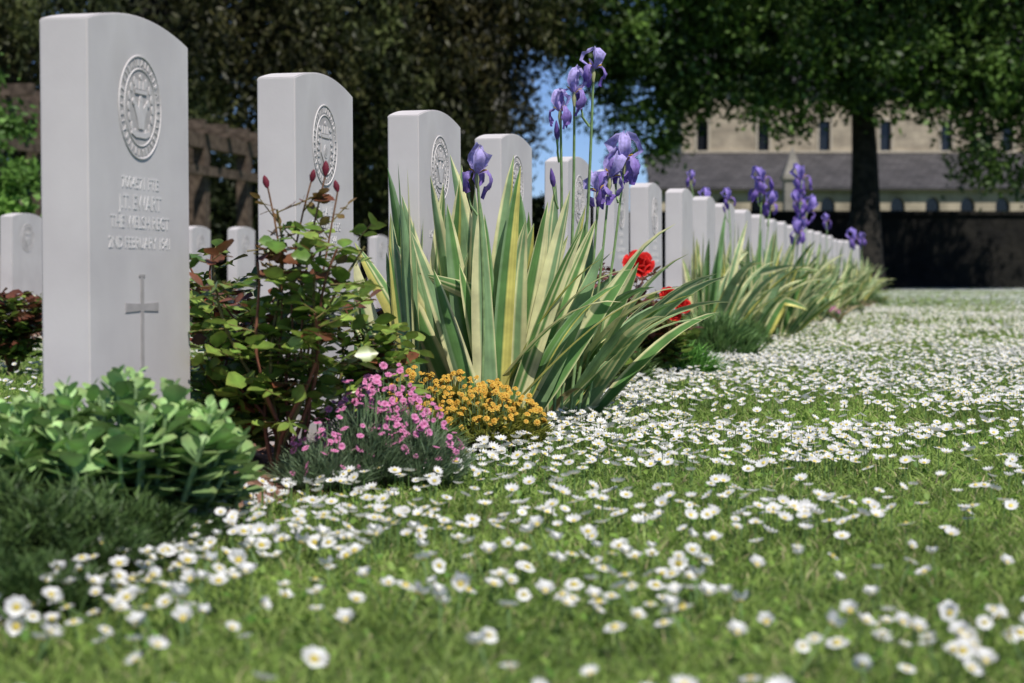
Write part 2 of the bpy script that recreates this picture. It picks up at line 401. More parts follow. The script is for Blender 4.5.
def flower_stem(par,top,base=(0,0,0),w=.0036,fl=((0,1.0),),buds=2,side=0):
    m=MB(); top=np.array(top,float); base=np.array(base,float)
    s=np.linspace(0,1,9)[:,None]
    pts=base+(top-base)*s+np.array([.010,.01,0])*np.sin(s*3.1)
    tube(m,pts,np.linspace(w*1.2,w*.8,9),6,(.24,.36,.15))
    tube(m,[top-[0,0,.03],top-[0,0,.012],top+[0,0,.004]],[.003,.006,.003],6,(.34,.36,.18))
    for b in range(buds):
        h=.84-.15*b; p=base+(top-base)*h; az=rng.uniform(0,6.28); e=p+np.array([math.cos(az)*.02,math.sin(az)*.02,.05])
        tube(m,[p,p*.5+e*.5+np.array([math.cos(az)*.006,math.sin(az)*.006,-.004]),e],[.003,.003,.004],5,(.24,.36,.15))
        q=obj('bud',BUD,par,tuple(e),(math.sin(az)*-.3,math.cos(az)*.3,0)); q.scale=(.8,.8,.8)
    for b in range(side):
        h=1-.085*(b+1); p=base+(top-base)*h; az=rng.uniform(0,6.28); e=p+np.array([math.cos(az)*.03,math.sin(az)*.02,.015])
        tube(m,[p-[0,0,.02],e],[.003,.003],5,(.24,.36,.15))
        q=obj('flower',IFL[fl[0][0]],par,tuple(e),(rng.normal()*.3,rng.normal()*.3,rng.uniform(0,6))); q.scale=(fl[0][1]*.8,)*3
    obj('stem',m.mesh('stem',[M_stem]),par)
    for (k,sc) in fl:
        o=obj('flower',IFL[k],par,tuple(top),(rng.normal()*.25,rng.normal()*.25,rng.uniform(0,6.28))); o.scale=(sc,)*3
def make_iris(px,Y,fans,per,H,spread,blooms,label,w=.05,bz=BZ,right=0.6,plane=.5,tl0=0,arcs=6,fanw=.38):
    b=spot(px,Y); b[2]=bz
    o=thing('iris_plant',label,'iris',tuple(b),group='irises planted in front of the headstones')
    m=MB()
    cream=(.80,.77,.42);yel=(.78,.71,.20);gr=(.13,.27,.08);gg=(.25,.39,.19)
    def cols():
        side=rng.random()
        return (gr if rng.random()<.5 else gg),(cream if side<.8 else gg),(cream if rng.random()<.45 else (yel if rng.random()<.6 else gg))
    for fi in range(fans):
        pa=rng.normal()*plane; rad=spread*math.sqrt(rng.random()); ba=rng.uniform(0,6.28)
        fb=np.array([rad*math.cos(ba),rad*math.sin(ba),-.02]); lean=(fb[0]/spread)*.26+tl0+rng.normal()*.08
        for k in range(per):
            u=(k-(per-1)/2)/max(1,(per-1)/2)
            tl=lean+u*fanw+rng.normal()*.05
            L=H*(1.08-.28*abs(u))*rng.uniform(.82,1.1)
            ca,cb,cc=cols()
            az=pa if tl>=0 else pa+math.pi
            dr=rng.uniform(-.12,.22); roll=math.pi/2+rng.normal()*.3
            if tl>.22 and rng.random()<right: dr=rng.uniform(.5,1.5); roll=rng.choice([.5,2.6])+rng.normal()*.3
            strip(m,fb+np.array([math.cos(pa),math.sin(pa),0])*u*.02+rng.normal(size=3)*[.006,.006,0],az,abs(tl),L,w*rng.uniform(.75,1.15),dr,ca,cb,cc,roll,kink=(.62 if rng.random()<.04 else None))
    for i in range(arcs):
        ca,cb,cc=cols(); az=rng.normal()*.5-.45
        strip(m,(rng.normal()*spread*.5,rng.normal()*spread*.5,0),az,rng.uniform(.45,.85),H*rng.uniform(.75,1.1),w*rng.uniform(.6,.9),rng.uniform(.8,1.6),ca,cb,cc,rng.normal()*.4)
    for i in range(int(fans*.8)):
        strip(m,(rng.normal()*spread*.6,rng.normal()*spread*.6,0),rng.uniform(0,6.28),.9,H*.35,w*.5,1.5,(.30,.24,.13),(.40,.32,.18),(.34,.28,.15),rng.normal())
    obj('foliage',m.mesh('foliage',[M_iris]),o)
    for (bx,by,dY,sc,k,nb,sd) in blooms:
        Yb=Y+dY; top=np.array([(bx-512)/F*Yb, Yb, EYE-(by-277)/F*Yb])-b
        flower_stem(o,top,(top[0]*.5,top[1]*.5,0),fl=((k,sc),),buds=nb,side=sd)
    return o
rng=np.random.default_rng(5)
make_iris(418,4.5,3,5,.60,.035,[],'variegated iris fan with upright striped leaves',w=.050,right=.0,tl0=-.10,arcs=0,fanw=.22)
make_iris(484,4.42,7,5,.58,.08,[(477,174,-.25,.70,0,1,0)],'large variegated iris clump with cream striped sword leaves',w=.055,right=.4,arcs=4)
make_iris(548,4.75,6,5,.50,.08,[(593,70,-.3,.62,1,1,0),(574,94,-.31,.66,0,0,0),(560,112,-.33,.58,0,2,0),(624,162,-.1,.88,1,1,0),(609,178,-.12,.78,0,0,0),(598,192,-.15,.62,1,1,0)],'variegated iris clump with tall violet blooms on slender stems',w=.050,right=.8,tl0=.12,arcs=13)
for px,Y,nf,bl in [(735,10.2,10,[(705,202,-.2,.85,2,1,0),(690,180,.1,.6,2,0,0),(728,200,.1,.75,2,1,0),(762,182,0,1.05,2,1,1),(770,205,.1,.9,2,1,0)]),
                (778,12.0,10,[(801,180,0,1.2,2,1,2),(806,212,.1,1.3,2,0,1),(798,234,.0,1.1,2,0,0)]),
                (826,17.0,11,[(853,241,0,1.3,2,1,0),(826,222,.2,.9,2,1,0)]),(848,21.0,10,[(862,240,0,1.0,2,0,0)]),(705,8.9,5,[]),(866,24,10,[]),(760,10.8,8,[]),(802,14.0,10,[])]:
    make_iris(px,Y,nf,5,.56,.16 if Y>9 else .08,bl,'variegated iris clump with violet blooms beside headstones',w=.050,right=.65,plane=.9,tl0=.10)

# ------------------------------------------------------------------ roses
def rose_bloom(col):
    m=MB()
    for ringi,(nn,R,h,op) in enumerate([(5,.010,.022,.2),(6,.018,.022,.7),(7,.026,.016,1.2)]):
        for i in range(nn):
            a=i/nn*6.283+ringi*.5
            path=[(.002,0),(R*.5,h*.2),(R*.85,h*.6),(R*1.0+.003*op,h),(R*1.15+.004*op,h*1.0)]
            petal(path,[.003,.010,.014,.013,.006],a,.002,np.array(col)*.6,np.array(col)*(1+.15*ringi),m,-.5)
    return m.mesh('flower',[M_petal])
ROSE=rose_bloom((.66,.022,.018))
def rose_bud():
    m=MB(); tube(m,[(0,0,0),(0,0,.006),(0,0,.014),(0,0,.024),(0,0,.03)],np.array([.003,.006,.008,.005,.001]),8,(.20,.03,.05))
    return m.mesh('bud',[M_petal])
RBUD=rose_bud()
def make_rose(px,Y,H,R,nst,cA,cB,cR,label,redf=.25,blooms=(),leaf=.045,name='rose_bush',lean=0,dens=3,fwd=.04,k0=2):
    b=spot(px,Y); b[2]=BZ-.01
    o=thing(name,label,'rose bush',tuple(b),group='rose bushes among the headstones')
    ms=MB(); LP=[];LD=[];LS=[];LCo=[]
    def compound(p,d,sz,c):
        e=p+d*sz*rng.uniform(1.0,1.6)
        tube(ms,[p,e],[.0012,.001],4,(.18,.14,.05))
        sd=np.cross(d,[0,0,1]); sd/=np.linalg.norm(sd)
        for q,(off,dd) in enumerate([(1,d),(.75,d*.35+sd),(.75,d*.35-sd),(.35,d*.3+sd),(.35,d*.3-sd)]):
            LP.append(p+(e-p)*off); dd=dd+rng.normal(size=3)*.2+np.array([0,0,-.12]); LD.append(dd/np.linalg.norm(dd))
            LS.append(sz*rng.uniform(.75,1.05)*(1.1 if q==0 else .8)); LCo.append(c*rng.uniform(.8,1.2))
    for i in range(nst):
        az=i/nst*6.283+rng.normal()*.3; rr=R*rng.uniform(.2,1.0); h=H*rng.uniform(.55,1.0)*(1.05-.3*(rr/R))
        tip=np.array([math.cos(az)*rr+lean,math.sin(az)*rr,h]); s=np.linspace(0,1,10)[:,None]
        pts=np.concatenate([tip[None,:2]*(s**1.1),tip[2]*(s**.9)],1)+np.array([.015,.01,0])*np.sin(s*6+i)
        tube(ms,pts,np.linspace(.0045,.002,10),5,(.14,.12,.04) if i%2 else (.20,.08,.05))
        for k in range(k0,10):
            for rep in range(dens):
                if rng.random()<.15: continue
                p=pts[k]+rng.normal(size=3)*.008; a2=rng.uniform(0,6.28)
                d=np.array([math.cos(a2),math.sin(a2),rng.uniform(-.1,.6)]); d/=np.linalg.norm(d)
                red=rng.random()<redf*(.1+1.4*(k/9)**2)
                c=np.array(cR if red else (np.array(cA)+(np.array(cB)-cA)*rng.random()))*rng.uniform(.8,1.2)
                compound(p,d,leaf,c)
    for (bx,by,sc,kind) in blooms:
        Yb=Y-fwd
        tp=np.array([(bx-512)/F*Yb,Yb,EYE-(by-277)/F*Yb])-b
        s=np.linspace(0,1,7)[:,None]; base=np.array([tp[0]*.4,tp[1]*.4,tp[2]*.4])
        pp=base+(tp-base)*s+np.array([rng.normal()*.012,0,0])*np.sin(s*3.1)
        tube(ms,pp,np.linspace(.0024,.0015,7),5,(.20,.10,.05))
        for kk in (2,3,4,5):
            a2=rng.uniform(0,6.28); compound(pp[kk],np.array([math.cos(a2)*.7,math.sin(a2)*.7,.7]),leaf*.62,np.array(cR)*.8+np.array(cA)*.4)
        q=obj('flower' if kind else 'bud',ROSE if kind else RBUD,o,tuple(tp),((.9 if kind else 0)+rng.normal()*.2,rng.normal()*.25,rng.uniform(-.4,.4))); q.scale=(sc,)*3
    ml=MB(); N=len(LP); LP=np.array(LP);LD=np.array(LD)
    ml.inst(LV*[1.25,1,1],LF,frames(LD,rng.normal(size=N)*.5),LP,np.array(LS),np.array(LCo),LCR)
    obj('foliage',ml.mesh('foliage',[M_gloss]),o)
    obj('stems',ms.mesh('stems',[M_stem]),o)
    return o
gA=np.array((.08,.17,.03)); gB=np.array((.27,.40,.09)); gR=(.19,.08,.045)
make_rose(284,3.26,.50,.15,13,gA,gB,gR,'dark glossy rose bush with reddish young leaves and buds',.13,
   blooms=[(326,176,.85,0),(312,182,.7,0),(338,192,.7,0),(268,188,.75,0)],lean=.02,leaf=.042,k0=3,dens=2)
make_rose(238,3.36,.33,.12,7,gA,gB,gR,'dark glossy rose bush with reddish young leaves and buds',.10,leaf=.041)
make_rose(358,3.5,.35,.08,6,gA,gB,gR,'small leafy rose bush with dark green leaves',.12,leaf=.039,k0=3)
make_rose(222,4.0,.44,.12,9,gA*.8,gB*.6,(.18,.05,.04),'red leaved rose bush growing between two headstones',.3,leaf=.04,dens=2)
make_rose(650,6.7,.33,.13,12,gA*.8,gB*.6,(.13,.04,.03),'rose bush with bright red blooms and dark leaves',.35,
   blooms=[(638,267,1.55,1),(668,296,.85,1),(680,306,1.0,1),(674,317,.7,1)],fwd=.22)
make_rose(12,7.0,.34,.22,14,gA*.8,gB*.6,(.15,.06,.04),'bushy rose with green and bronze leaves on lawn edge',.4)
make_rose(606,5.7,.44,.12,9,gA*.7,gB*.5,(.13,.04,.035),'dark red leaved rose bush beside headstone',.7,leaf=.038)
for px,Y in [(705,9.2),(380,5.1),(330,12.6),(60,12),(230,14.5),(120,12.6),(200,12.4),(470,5.6),(540,6.5)]:
    make_rose(px,Y,.34,.14,8,gA,gB*.8,(.17,.06,.04),'leafy rose bush beside a white headstone',.25,leaf=.05)

# ------------------------------------------------------------------ tufts / mounds
def mound_dirs(N,R,H,flat=.6):
    a=rng.uniform(0,6.283,N); q=np.sqrt(rng.random(N))
    x=np.cos(a)*q*R; y=np.sin(a)*q*R
    ztop=H*(1-q**2*flat)
    return x,y,q,a,ztop
def make_tuft(name,label,cat,px,Y,R,H,N,cA,cB,bl,bw,group,outl=.9,bz=BZ,spiky=.3,mat=None,sx=1.0,lumpy=.18):
    b=spot(px,Y); b[2]=bz-.015
    o=thing(name,label,cat,tuple(b),group=group)
    x,y,q,a,zt=mound_dirs(N,R,H)
    lump=1-lumpy+lumpy*np.sin(x*60/1+3)*np.cos(y*55)+rng.normal(size=N)*.05
    z=np.clip(zt*lump-bl*.8,0,None)*rng.uniform(.35,1,N)**.5
    D=np.stack([np.cos(a)*q*outl,np.sin(a)*q*outl,np.ones(N)*.9],1)+rng.normal(size=(N,3))*spiky
    D/=np.linalg.norm(D,axis=1,keepdims=True)
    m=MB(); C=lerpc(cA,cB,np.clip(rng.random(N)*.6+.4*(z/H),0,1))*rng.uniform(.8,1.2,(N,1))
    blades(m,np.stack([x*sx,y,z],1),D,bl*rng.uniform(.6,1.3,N),np.full(N,bw),C,.25)
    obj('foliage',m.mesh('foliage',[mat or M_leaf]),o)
    return o
GP='low bedding plants along the grave border'
for px,Y,R,H in [(30,2.28,.14,.13),(110,2.42,.10,.105),(-70,2.3,.18,.15),(10,2.05,.09,.07),(165,2.56,.06,.08),(-40,2.5,.18,.14)]:
    make_tuft('lavender_plant','dark green feathery lavender mound spilling onto lawn','lavender',px,Y,R,H,5200,(.035,.075,.02),(.15,.24,.07),.024,.0036,GP,spiky=.75,lumpy=.30)
make_tuft('bedding_plant','spiky bright green tuft of narrow leaves','plant',676,6.9,.13,.15,1300,(.07,.20,.03),(.22,.46,.09),.08,.007,GP,spiky=.5)
make_tuft('bedding_plant','soft green mound of narrow leaves','plant',712,8.2,.19,.25,1700,(.08,.17,.05),(.24,.38,.13),.09,.007,GP)
for px,Y,R,H in [(610,6.3,.12,.2),(735,9.6,.16,.22),(520,5.2,.1,.14),(770,12.5,.2,.2),(835,18,.25,.25),(860,22,.3,.3),(815,15.5,.2,.2),(575,5.6,.12,.16),(395,3.75,.09,.13)]:
    make_tuft('bedding_plant','leafy green bedding plant in soil border','plant',px,Y,R,H,900,(.07,.14,.04),(.19,.30,.09),.07,.008,GP,spiky=.6)
def pink_flower():
    m=MB()
    for i in range(5):
        a=i*1.2566
        petal([(.001,0),(.005,.003),(.0095,.0035),(.011,.003)],[.0015,.0040,.0054,.004],a,.0014,(.60,.14,.32),(.84,.36,.62),m,.1)
    tube(m,[(0,0,-.018),(0,0,-.002)],[.0025,.003],5,(.16,.26,.12)); return m.mesh('flower',[M_petal])
def orange_flower():
    m=MB()
    for k,(R,nn,z) in enumerate([(.010,8,0),(.007,6,.003)]):
        for i in range(nn):
            petal([(.001,z),(R*.6,z+.003),(R,z+.001)],[.001,.0032,.0022],i/nn*6.283+k*.3,.0006,(.68,.30,.04),(.80,.56,.10),m,.1)
    tube(m,[(0,0,-.01),(0,0,.003),(0,0,.006)],[.001,.003,.001],6,(.5,.28,.03)); return m.mesh('flower',[M_petal])
PF=pink_flower(); OF=orange_flower()
def put_flowers(o,mesh,N,R,H,smin,smax,cx=0,cy=0,flat=.6,qmin=0,toward=.4,extra=.015,sx=1.0):
    sm=MB()
    for i in range(N):
        a=rng.uniform(0,6.283); q=math.sqrt(rng.uniform(qmin,1.05))
        if math.sin(a)>.2 and q>.5 and rng.random()<.6: a=-a
        x=math.cos(a)*q*R*sx+cx; y=math.sin(a)*q*R+cy; z=H*(1-q*q*flat)+rng.uniform(-.5,1)*extra
        f=obj('flower',mesh,o,(x,y,z),(toward*rng.uniform(.0,1.5),math.cos(a)*q*.5+rng.normal()*.35,rng.normal()*.5))
        s=rng.uniform(smin,smax); f.scale=(s,s,s)
        tube(sm,[(x*.85,y*.85,z*.4),(x,y,z-.008)],[.0008,.0008],3,(.16,.26,.12))
    obj('stems',sm.mesh('stems',[M_stem]),o)
DA=(.12,.18,.09);DB=(.27,.37,.22)
PL='grey green dianthus mound covered in small pink flowers'
for px,Y,R,H,NB,NF in [(410,3.32,.09,.12,2400,98),(362,3.28,.085,.145,2200,98),(322,3.20,.065,.085,2000,34),(388,3.36,.08,.165,1500,90)]:
    o=make_tuft('pink_flower_plant',PL,'dianthus',px,Y,R,H,NB,DA,DB,.042,.0028,GP)
    put_flowers(o,PF,NF,R*.98,H+.012,.36,.68,toward=.8,extra=.024,flat=.7)
OL='low bushy plant dotted with orange yellow flowers'
for px,Y,R,H,NB,NF in [(500,3.96,.095,.125,3400,98),(460,4.0,.10,.142,3600,98),(420,4.08,.09,.145,3000,60),(482,3.9,.08,.125,1800,70)]:
    o=make_tuft('orange_flower_plant',OL,'marigold',px,Y,R,H,NB,(.13,.18,.03),(.46,.42,.09),.022,.006,GP,spiky=.7)
    put_flowers(o,OF,NF,R,H+.002,.4,.82,toward=.8,extra=.010)
o=make_tuft('pink_flower_plant','tiny pink flowers at the edge of the border','dianthus',818,15.5,.14,.12,500,DA,DB,.05,.006,GP)
put_flowers(o,PF,40,.16,.14,1.3,2.4,toward=.7)
M_sed=leafmat('sedum_leaf',.5,.15,.35,40)
def make_sedum(px,Y,R,H,N,label,big=1.0):
    b=spot(px,Y); b[2]=BZ-.02
    o=thing('sedum_plant',label,'sedum',tuple(b),group=GP)
    ms=MB(); P=[];D=[];S=[];C=[];Ro=[]
    for i in range(N):
        a=rng.uniform(0,6.283); q=math.sqrt(rng.random()); h=H*(1-.42*q*q)*rng.uniform(.86,1.03)
        tip=np.array([math.cos(a)*q*R,math.sin(a)*q*R,h]); base=np.array([tip[0]*.55,tip[1]*.55,0])
        tube(ms,[base,(base+tip)/2,tip],[.004,.004,.003],5,(.22,.32,.15))
        c0=np.array((.22,.36,.14))*rng.uniform(.75,1.3)+np.array((.04,.04,.02))*rng.random()
        for k in range(16):
            s=1-k/16*.8; p=base+(tip-base)*s; aa=k*2.4+i
            el=.85-k*.10+rng.normal()*.2; el=max(el,.0)
            d=np.array([math.cos(aa)*math.cos(el),math.sin(aa)*math.cos(el),math.sin(el)])
            P.append(p);D.append(d);S.append(big*(.018+.026*min(1,k/4)*rng.uniform(.8,1.25))); C.append(c0*(1.2-.035*k)*rng.uniform(.85,1.15)); Ro.append(rng.normal()*.2)
    m=MB(); m.inst(SV*[1.35,1,1],LF,frames(np.array(D),np.array(Ro)),np.array(P),np.array(S),np.array(C),LC)
    obj('foliage',m.mesh('foliage',[M_sed]),o); obj('stems',ms.mesh('stems',[M_stem]),o)
make_sedum(125,2.62,.165,.225,64,'fleshy pale green sedum clump before a headstone')
make_sedum(206,2.74,.07,.145,16,'small fleshy sedum clump at bed edge',.9)
make_sedum(22,2.62,.12,.19,34,'fleshy grey green sedum clump beside lavender')

# ------------------------------------------------------------------ trees
QV=np.array([(-.5,0,0),(0,-.55,.06),(.5,0,0),(0,.75,-.05)]); QF=[np.array([(0,1,2,3)])]
def make_tree(name,label,base,trunkH,tr,lobes,leaf,cD,cL,nl,droop=0,shell=.5,csz=.55,group=None,limbs=14,cat='tree',cB=None):
    o=thing(name,label,cat,tuple(base),group=group); base=np.array(base,float)
    m=MB(); vol=np.array([l[1][0]*l[1][1]*l[1][2] for l in lobes])**.8; w=vol/vol.sum()
    cc=[]
    ncl=max(6,nl//90)
    for (c,R),wi in zip(lobes,w):
        k=max(3,int(ncl*wi)); d=rdir(k); q=rng.uniform(shell,1,k)**.6
        p=np.array(c)-base+d*q[:,None]*np.array(R); cc.append(p)
    cc=np.concatenate(cc); k=len(cc); per=max(20,nl//k)
    cl=rng.random(k)**1.6
    cr=rng.uniform(.5,1.35,k)*csz
    idx=np.repeat(np.arange(k),per); N=len(idx)
    off=rng.normal(size=(N,3))*cr[idx][:,None]*(np.array([.48,.48,.42+droop*.4]) if droop else np.array([.55,.55,.38]))
    if droop>0: off[:,2]-=np.abs(rng.normal(size=N))*droop*cr[idx]
    P=cc[idx]+off
    P[:,2]=np.maximum(P[:,2],.25)
    D=rdir(N,-1.0 if droop else .0); R=frames(D,rng.uniform(-1.6,1.6,N))
    C=lerpc(cD,cL,np.clip(cl[idx]*.85+rng.random(N)*.22,0,1))*rng.uniform(.8,1.2,(N,1))
    if cB is not None:
        tb=(.5+.5*np.sin(cc[idx][:,0]*.9+cc[idx][:,2]*.7+1))[:,None]*.8; C=C*(1-tb)+C*np.array(cB)[None]*tb
    S=leaf*rng.uniform(.6,1.25,N)
    m.inst(QV*([.7,1,1] if not droop else [.52,1.2,1]),QF,R,P,S,C)
    obj('crown',m.mesh('crown',[M_crown],False),o)
    t=MB(); s=np.linspace(0,1,12)
    top=np.array([rng.normal()*.3,0,trunkH])
    pts=np.stack([top[0]*s+.12*np.sin(s*5),.1*np.sin(s*4),trunkH*s-.1],1)
    tube(t,pts,tr*(1.25*np.exp(-s*9)*.5+1.0-.62*s),12,(1,1,1))
    pick=rng.choice(k,min(limbs,k),replace=False)
    for j in pick:
        h=rng.uniform(.55,.95); p0=np.array([np.interp(h,s,pts[:,0]),np.interp(h,s,pts[:,1]),trunkH*h]); e=cc[j]
        q=np.linspace(0,1,8)[:,None]; L=np.linalg.norm(e-p0)
        pp=p0+(e-p0)*q+np.array([0,0,1])*L*.16*np.sin(q*3.14)*(1 if e[2]<p0[2]+2 else .3)+rng.normal(size=(8,3))*.05*L*.2*q
        tube(t,pp,np.linspace(tr*.32*(1.1-h*.6),.03,8),7)
        for z in range(3):
            ii=rng.integers(3,7); e2=pp[ii]+rdir(1)[0]*L*.28
            tube(t,[pp[ii],(pp[ii]+e2)/2+[0,0,.1],e2],[.05,.035,.015],5)
    obj('trunk',t.mesh('trunk',[M_bark]),o)
    return o
rng=np.random.default_rng(21)
cop=((.010,.016,.006),(.10,.120,.038)); grn=((.012,.030,.007),(.14,.24,.045))
GT='large trees behind the graves'
make_tree('copper_beech_tree','large dark tree with hanging bronze green foliage',(-8.6,46,0),8.5,.45,[((-8.5,46,8),(5.6,4.5,5.5)),((-12.5,46,7),(3,3,5)),((-5,46,8),(3,3,5.5))],.14,*cop,100000,droop=.8,csz=.62,group=GT,cB=(1.15,.80,.9))
make_tree('copper_beech_tree','tall bronze green tree beside the church tower',(-3.3,48,0),8.5,.4,[((-3.4,48,8),(3.4,3.2,6)),((-1.1,48,5.6),(1.8,2,3.6)),((-.1,48,9.0),(2.4,2.5,3.2))],.14,*cop,86000,droop=.8,csz=.58,group=GT,cB=(1.2,.78,.85))
make_tree('lime_tree','broad green leafy tree with stout dark trunk',(9.0,50,0),9.5,.42,
   [((8,50,9.5),(6,4.5,4.4)),((3.8,49.5,7.0),(2.5,2.3,2.8)),((3.2,49.5,4.9),(1.15,1.2,2.0)),((1.5,49.5,7.9),(2.0,2.0,2.7)),((5.4,49.5,6.0),(1.9,1.6,1.9)),((6.9,49.0,5.3),(1.2,1.0,1.4)),((8.6,48.6,5.7),(1.9,1.5,1.6)),((10.9,49.0,5.7),(1.9,1.8,1.7)),((13,49,6.4),(2.8,2.2,3.1)),((12.0,48.5,4.3),(1.3,1,2.2)),((14.3,49,4.8),(1.6,1,2.5)),((14,50,11),(3.5,3,3.5))],
   .155,*grn,140000,csz=.60,group=GT,shell=.3,limbs=26)
make_tree('background_tree','dark dense tree standing behind the others',(-15,58,0),9,.4,[((-15,58,7.5),(6,3,7.0))],.34,(.012,.018,.008),(.05,.07,.025),16000,csz=1.0,group=GT)
make_tree('background_tree','dark dense tree standing behind the others',(-7,60,0),9,.4,[((-7,60,7.0),(6,3,6.8))],.34,(.010,.016,.007),(.045,.06,.022),18000,csz=1.0,group=GT)
make_tree('small_tree','small bright green bushy tree beside timber pergola',(-5.75,20,0),1.4,.06,[((-5.65,20,1.65),(.75,.7,.85)),((-5.3,20,1.1),(.35,.4,.5))],.07,(.05,.11,.02),(.2,.38,.07),9000,csz=.2,limbs=8)
def leafy_hedge(name,x0,x1,y,h,d,N,label,cD,cL,leaf=.16):
    o=thing(name,label,'hedge',((x0+x1)/2,y,0))
    m=MB(); cx=(x1-x0)/2
    core=MB(); box(core,-cx+.1,cx-.1,-d*.35,d*.35,-.05,h-.25); obj('branches',core.mesh('branches',[M_bark],False),o)
    P=np.stack([rng.uniform(-cx,cx,N),-d/2+rng.exponential(.12,N),rng.uniform(0,h,N)],1)
    k=N//4; P[:k,1]=rng.uniform(-d/2,d/2,k); P[:k,2]=h-rng.exponential(.15,k)+.12*np.sin(P[:k,0]*1.7)
    C=lerpc(cD,cL,rng.random(N))
    m.inst(QV,QF,frames(rdir(N),rng.uniform(-1,1,N)),P,leaf*rng.uniform(.6,1.3,N),C); obj('foliage',m.mesh('foliage',[M_crown],False),o)
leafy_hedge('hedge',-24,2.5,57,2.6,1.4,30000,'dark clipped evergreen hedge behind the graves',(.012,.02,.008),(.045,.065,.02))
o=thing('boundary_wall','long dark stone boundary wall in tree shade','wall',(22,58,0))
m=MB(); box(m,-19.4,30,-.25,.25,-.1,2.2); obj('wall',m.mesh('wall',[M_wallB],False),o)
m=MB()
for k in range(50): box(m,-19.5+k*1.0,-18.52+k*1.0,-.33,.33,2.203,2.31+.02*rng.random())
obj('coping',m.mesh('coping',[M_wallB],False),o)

# ------------------------------------------------------------------ church
ch=thing('church','sandstone church with slate aisle roof and narrow windows','church',(0,85,0))
def bool_wall(x0,x1,y0,y1,z0,z1,wins,mat):
    m=MB(); box(m,x0,x1,y0,y1,z0,z1); me=m.mesh('w',[mat],False); w=obj('w',me)
    c=MB()
    for (cx,w2,zb,zt,arch) in wins:
        poly=[(cx-w2,zb),(cx+w2,zb),(cx+w2,zt)]
        if arch: poly+=[(cx+w2*math.cos(a)*1.0,zt+w2*1.25*math.sin(a)) for a in np.linspace(.3,2.84,7)]
        poly+=[(cx-w2,zt)]
        k=len(poly); v=[(a,y0-.5,b) for a,b in poly]+[(a,y1+.5,b) for a,b in poly]
        f=[tuple(range(k)),tuple(range(2*k-1,k-1,-1))]+[(i,k+i,k+(i+1)%k,(i+1)%k) for i in range(k)]
        c.add(v,f)
    co=obj('c',c.mesh('c',[mat],False))
    md=w.modifiers.new('b','BOOLEAN'); md.object=co; md.solver='EXACT'; md.operation='DIFFERENCE'
    bpy.context.view_layer.update()
    res=bpy.data.meshes.new_from_object(w.evaluated_get(bpy.context.evaluated_depsgraph_get()))
    bpy.data.objects.remove(w); bpy.data.objects.remove(co); return res
nx=[8.3+2.66*i for i in range(10)]
nave=bool_wall(7.4,36,0,.6,0,8.9,[(x,.24,5.62,7.15,False) for x in nx],M_church); obj('wall',nave,ch)
ax=[7.3+1.45*i for i in range(19)]
aisle=bool_wall(5.9,36,-4.2,-3.7,0,4.0,[(x,.30,2.4,3.3,True) for x in ax],M_church); obj('aisle_wall',aisle,ch)
m=MB(); box(m,5.9,6.4,-3.698,-.0,0,3.8); m.add([(5.9,-4.0,3.8),(5.9,0,3.8),(5.9,0,5.5)],[(0,1,2)]); box(m,7.4,7.9,.603,9,0,8.6); obj('end_wall',m.mesh('end_wall',[M_church],False),ch)
for x in nx:
    m=MB(); box(m,-.3,.3,.3,.34,5.5,7.3); obj('window',m.mesh('window',[M_glass],False),ch,(x,0,0))
    m=MB(); box(m,-.34,-.243,-.05,.25,5.6,7.15); box(m,.243,.34,-.05,.25,5.6,7.15); box(m,-.40,.40,-.09,.25,5.5,5.598); box(m,-.38,.38,-.07,.25,7.153,7.3); obj('window_frame',m.mesh('window_frame',[M_trim],False),ch,(x,0,0))
for x in ax:
    m=MB(); box(m,-.34,.34,-3.95,-3.9,2.3,3.75); obj('window',m.mesh('window',[M_glass],False),ch,(x,0,0))
m=MB()
m.add([(5.7,-4.5,3.95),(36,-4.5,3.95),(36,-.06,5.62),(5.7,-.06,5.62),(5.7,-4.5,4.05),(36,-4.5,4.05),(36,-.06,5.74),(5.7,-.06,5.74)],np.array([(0,3,2,1),(4,5,6,7),(0,1,5,4),(3,0,4,7),(1,2,6,5),(2,3,7,6)]))
obj('aisle_roof',m.mesh('aisle_roof',[M_slate],False),ch)
m=MB()
m.add([(7.1,-.4,8.75),(36,-.4,8.75),(36,4.8,13.4),(7.1,4.8,13.4),(7.1,10,8.75),(36,10,8.75)],np.array([(0,1,2,3),(3,2,5,4)])); m.add([(7.38,0,8.9),(7.38,9.6,8.9),(7.38,4.8,13.2)],[(0,1,2)])
obj('roof',m.mesh('roof',[M_slate],False),ch)
m=MB(); box(m,7.2,36,-.16,-.003,8.5,8.72); box(m,7.41,36,-.12,-.003,5.76,5.86); obj('cornice',m.mesh('cornice',[M_trim],False),ch)
pn=thing('stone_pinnacle','grey weathered stone pinnacle with pointed gabled cap','pinnacle',(10.5,73,0))
m=MB(); box(m,-.32,.32,-.3,.3,0,4.0); box(m,-.4,.4,-.37,.37,4.003,4.15); m.add([(-.36,-.34,4.153),(.36,-.34,4.153),(.36,.34,4.153),(-.36,.34,4.153),(0,0,5.25)],[(0,1,4),(1,2,4),(2,3,4),(3,0,4)])
obj('shaft',m.mesh('shaft',[M_tower],False),pn)
tw=thing('church_tower','tall grey stone church tower rising behind trees','tower',(-2.2,97,0))
m=MB(); box(m,-2.1,2.1,-2,2,0,11.5); obj('wall',m.mesh('wall',[M_tower],False),tw)
m=MB(); box(m,-2.25,2.25,-2.15,2.15,11.503,11.9)
for xx in (-1.9,0,1.9):
    for yy in (-1.9,1.9): box(m,xx-.3,xx+.3,yy-.25,yy+.2,11.903,12.7)
obj('parapet',m.mesh('parapet',[M_trim],False),tw)
